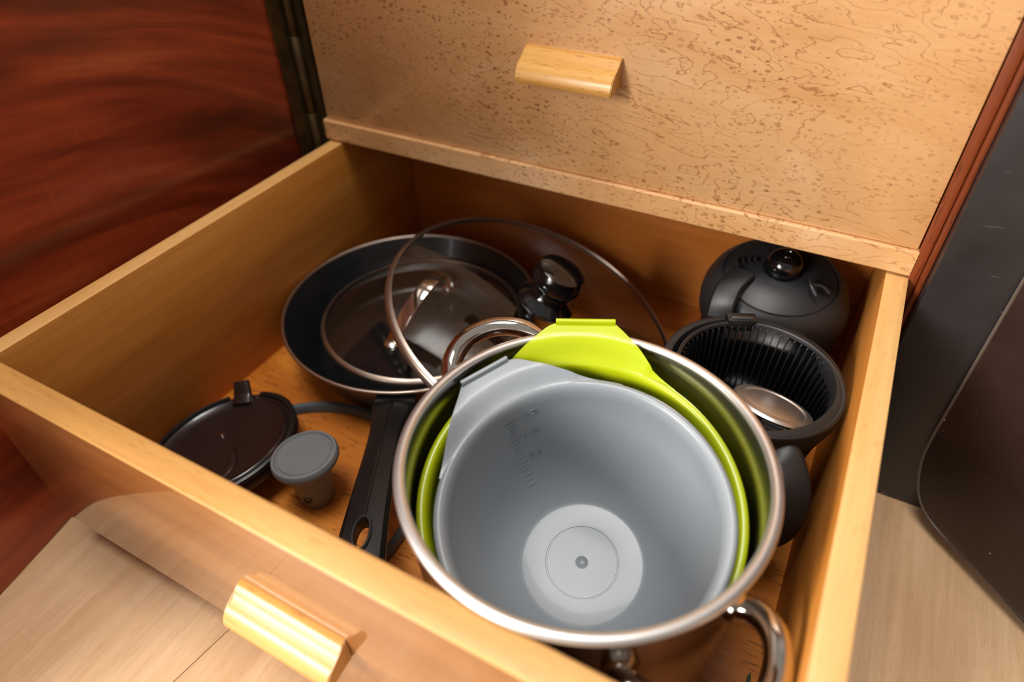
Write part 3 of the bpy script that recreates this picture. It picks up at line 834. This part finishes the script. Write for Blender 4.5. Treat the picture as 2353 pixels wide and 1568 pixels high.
build('tab', bm, M['darkbrown'], kl, X=XK)
bm = bmesh.new(); lathe(bm, [(0, 0.0012), (0.0016, 0.001), (0.0024, 0), (0.0024, -0.001)], 12)
build('rivet', bm, M['chrome'], kl, X=XK @ Matrix.Translation((-0.0135, 0.0085, -0.0034)), label='small bright rivet')
bm = bmesh.new()
pth = [Vector((0.010+0.004*math.sin(k/10*PI), -0.044+0.04*k/10, -0.0030)) for k in range(11)]
build('moulded_ridge', tube(bmesh.new(), pth, 0.0042, 10, scale=lambda t: (max(0.2, math.sin(PI*t)), 0.35)), M['darkbrown'], kl, X=XK @ Matrix.Rotation(0.5, 4, 'Z'))

SC = Vector((0.1604, -0.2537, -0.151))
st = empty('stopper', SC); tag(st, 'grey round plastic stopper with tapered stem beside the dark lid', 'stopper')
XC = tilt(SC+Vector((0, 0, 0.0500)), -0.10, 0.02)
bm = bmesh.new()
lathe(bm, [(0, 0.0002), (0.0188, 0.0000), (0.0196, -0.0009), (0.0205, -0.0009), (0.0214, 0.0006), (0.0232, 0.0003), (0.0242, -0.0018), (0.0243, -0.0050), (0.0228, -0.0075), (0.0195, -0.0095), (0.0165, -0.0115), (0, -0.0115)], 64)
build('cap', bm, M['greydark'], st, X=XC)
bm = bmesh.new()
lathe(bm, [(0, 0), (0.0115, 0), (0.0128, 0.0015), (0.0145, 0.020), (0.0165, 0.0400), (0, 0.0405)], 40)
stem = build('stem', bm, M['greydark'], st, X=Matrix.Translation(SC))
bm = bmesh.new(); ringprof(bm, [(0.0024, 0), (0.0034, 0), (0.0034, 0.0008), (0.0024, 0.0008)], 16)
ax = Vector((0.35, -0.93, 0.05)).normalized(); X = ax.to_track_quat('Z', 'Y').to_matrix().to_4x4(); X.translation = SC+Vector((0.35*0.0138, -0.93*0.0138, 0.014))
build('moulded_ring', bm, M['blackplastic'], stem, X=X)

rc = Vector((0.1470, -0.2630, -0.151))
bm = bmesh.new()
ringprof(bm, [(0.0880, 0.0005), (0.0890, 0), (0.0935, 0.0005), (0.0945, 0.0020), (0.0940, 0.0078), (0.0928, 0.0088), (0.0892, 0.0086), (0.0880, 0.0070)], 72, math.radians(-48), math.radians(185))
rg = build('plastic_hoop', bm, M['slate'], X=Matrix.Translation(rc), loc=rc)
tag(rg, 'blue grey curved plastic hoop lying on the drawer floor below the frying pan', 'hoop')

# shred of leaf near the right wall of the drawer
lc = Vector((0.4805, -0.2375, -0.1505))
bm = bmesh.new()
prism(bm, [(0, -0.004), (0.0012, -0.001), (0.0010, 0.002), (0, 0.005), (-0.0012, 0.0015), (-0.0010, -0.0015)], lambda x, y: lc+Vector((x, y, 0.0002)), lambda x, y: lc+Vector((x, y, 0.0006+abs(x)*0.4)))
lf = build('leaf_scrap', bm, M['leaf'], loc=lc); tag(lf, 'tiny dark green leaf scrap on the drawer floor beside the right wall', 'leaf')

# ------------------------------------------------------------------ lift everything so that the floor lies at z = 0
for o in list(COL.objects):
    if o.parent is None and o.type in {'EMPTY', 'MESH'}:
        o.location.z += ZO
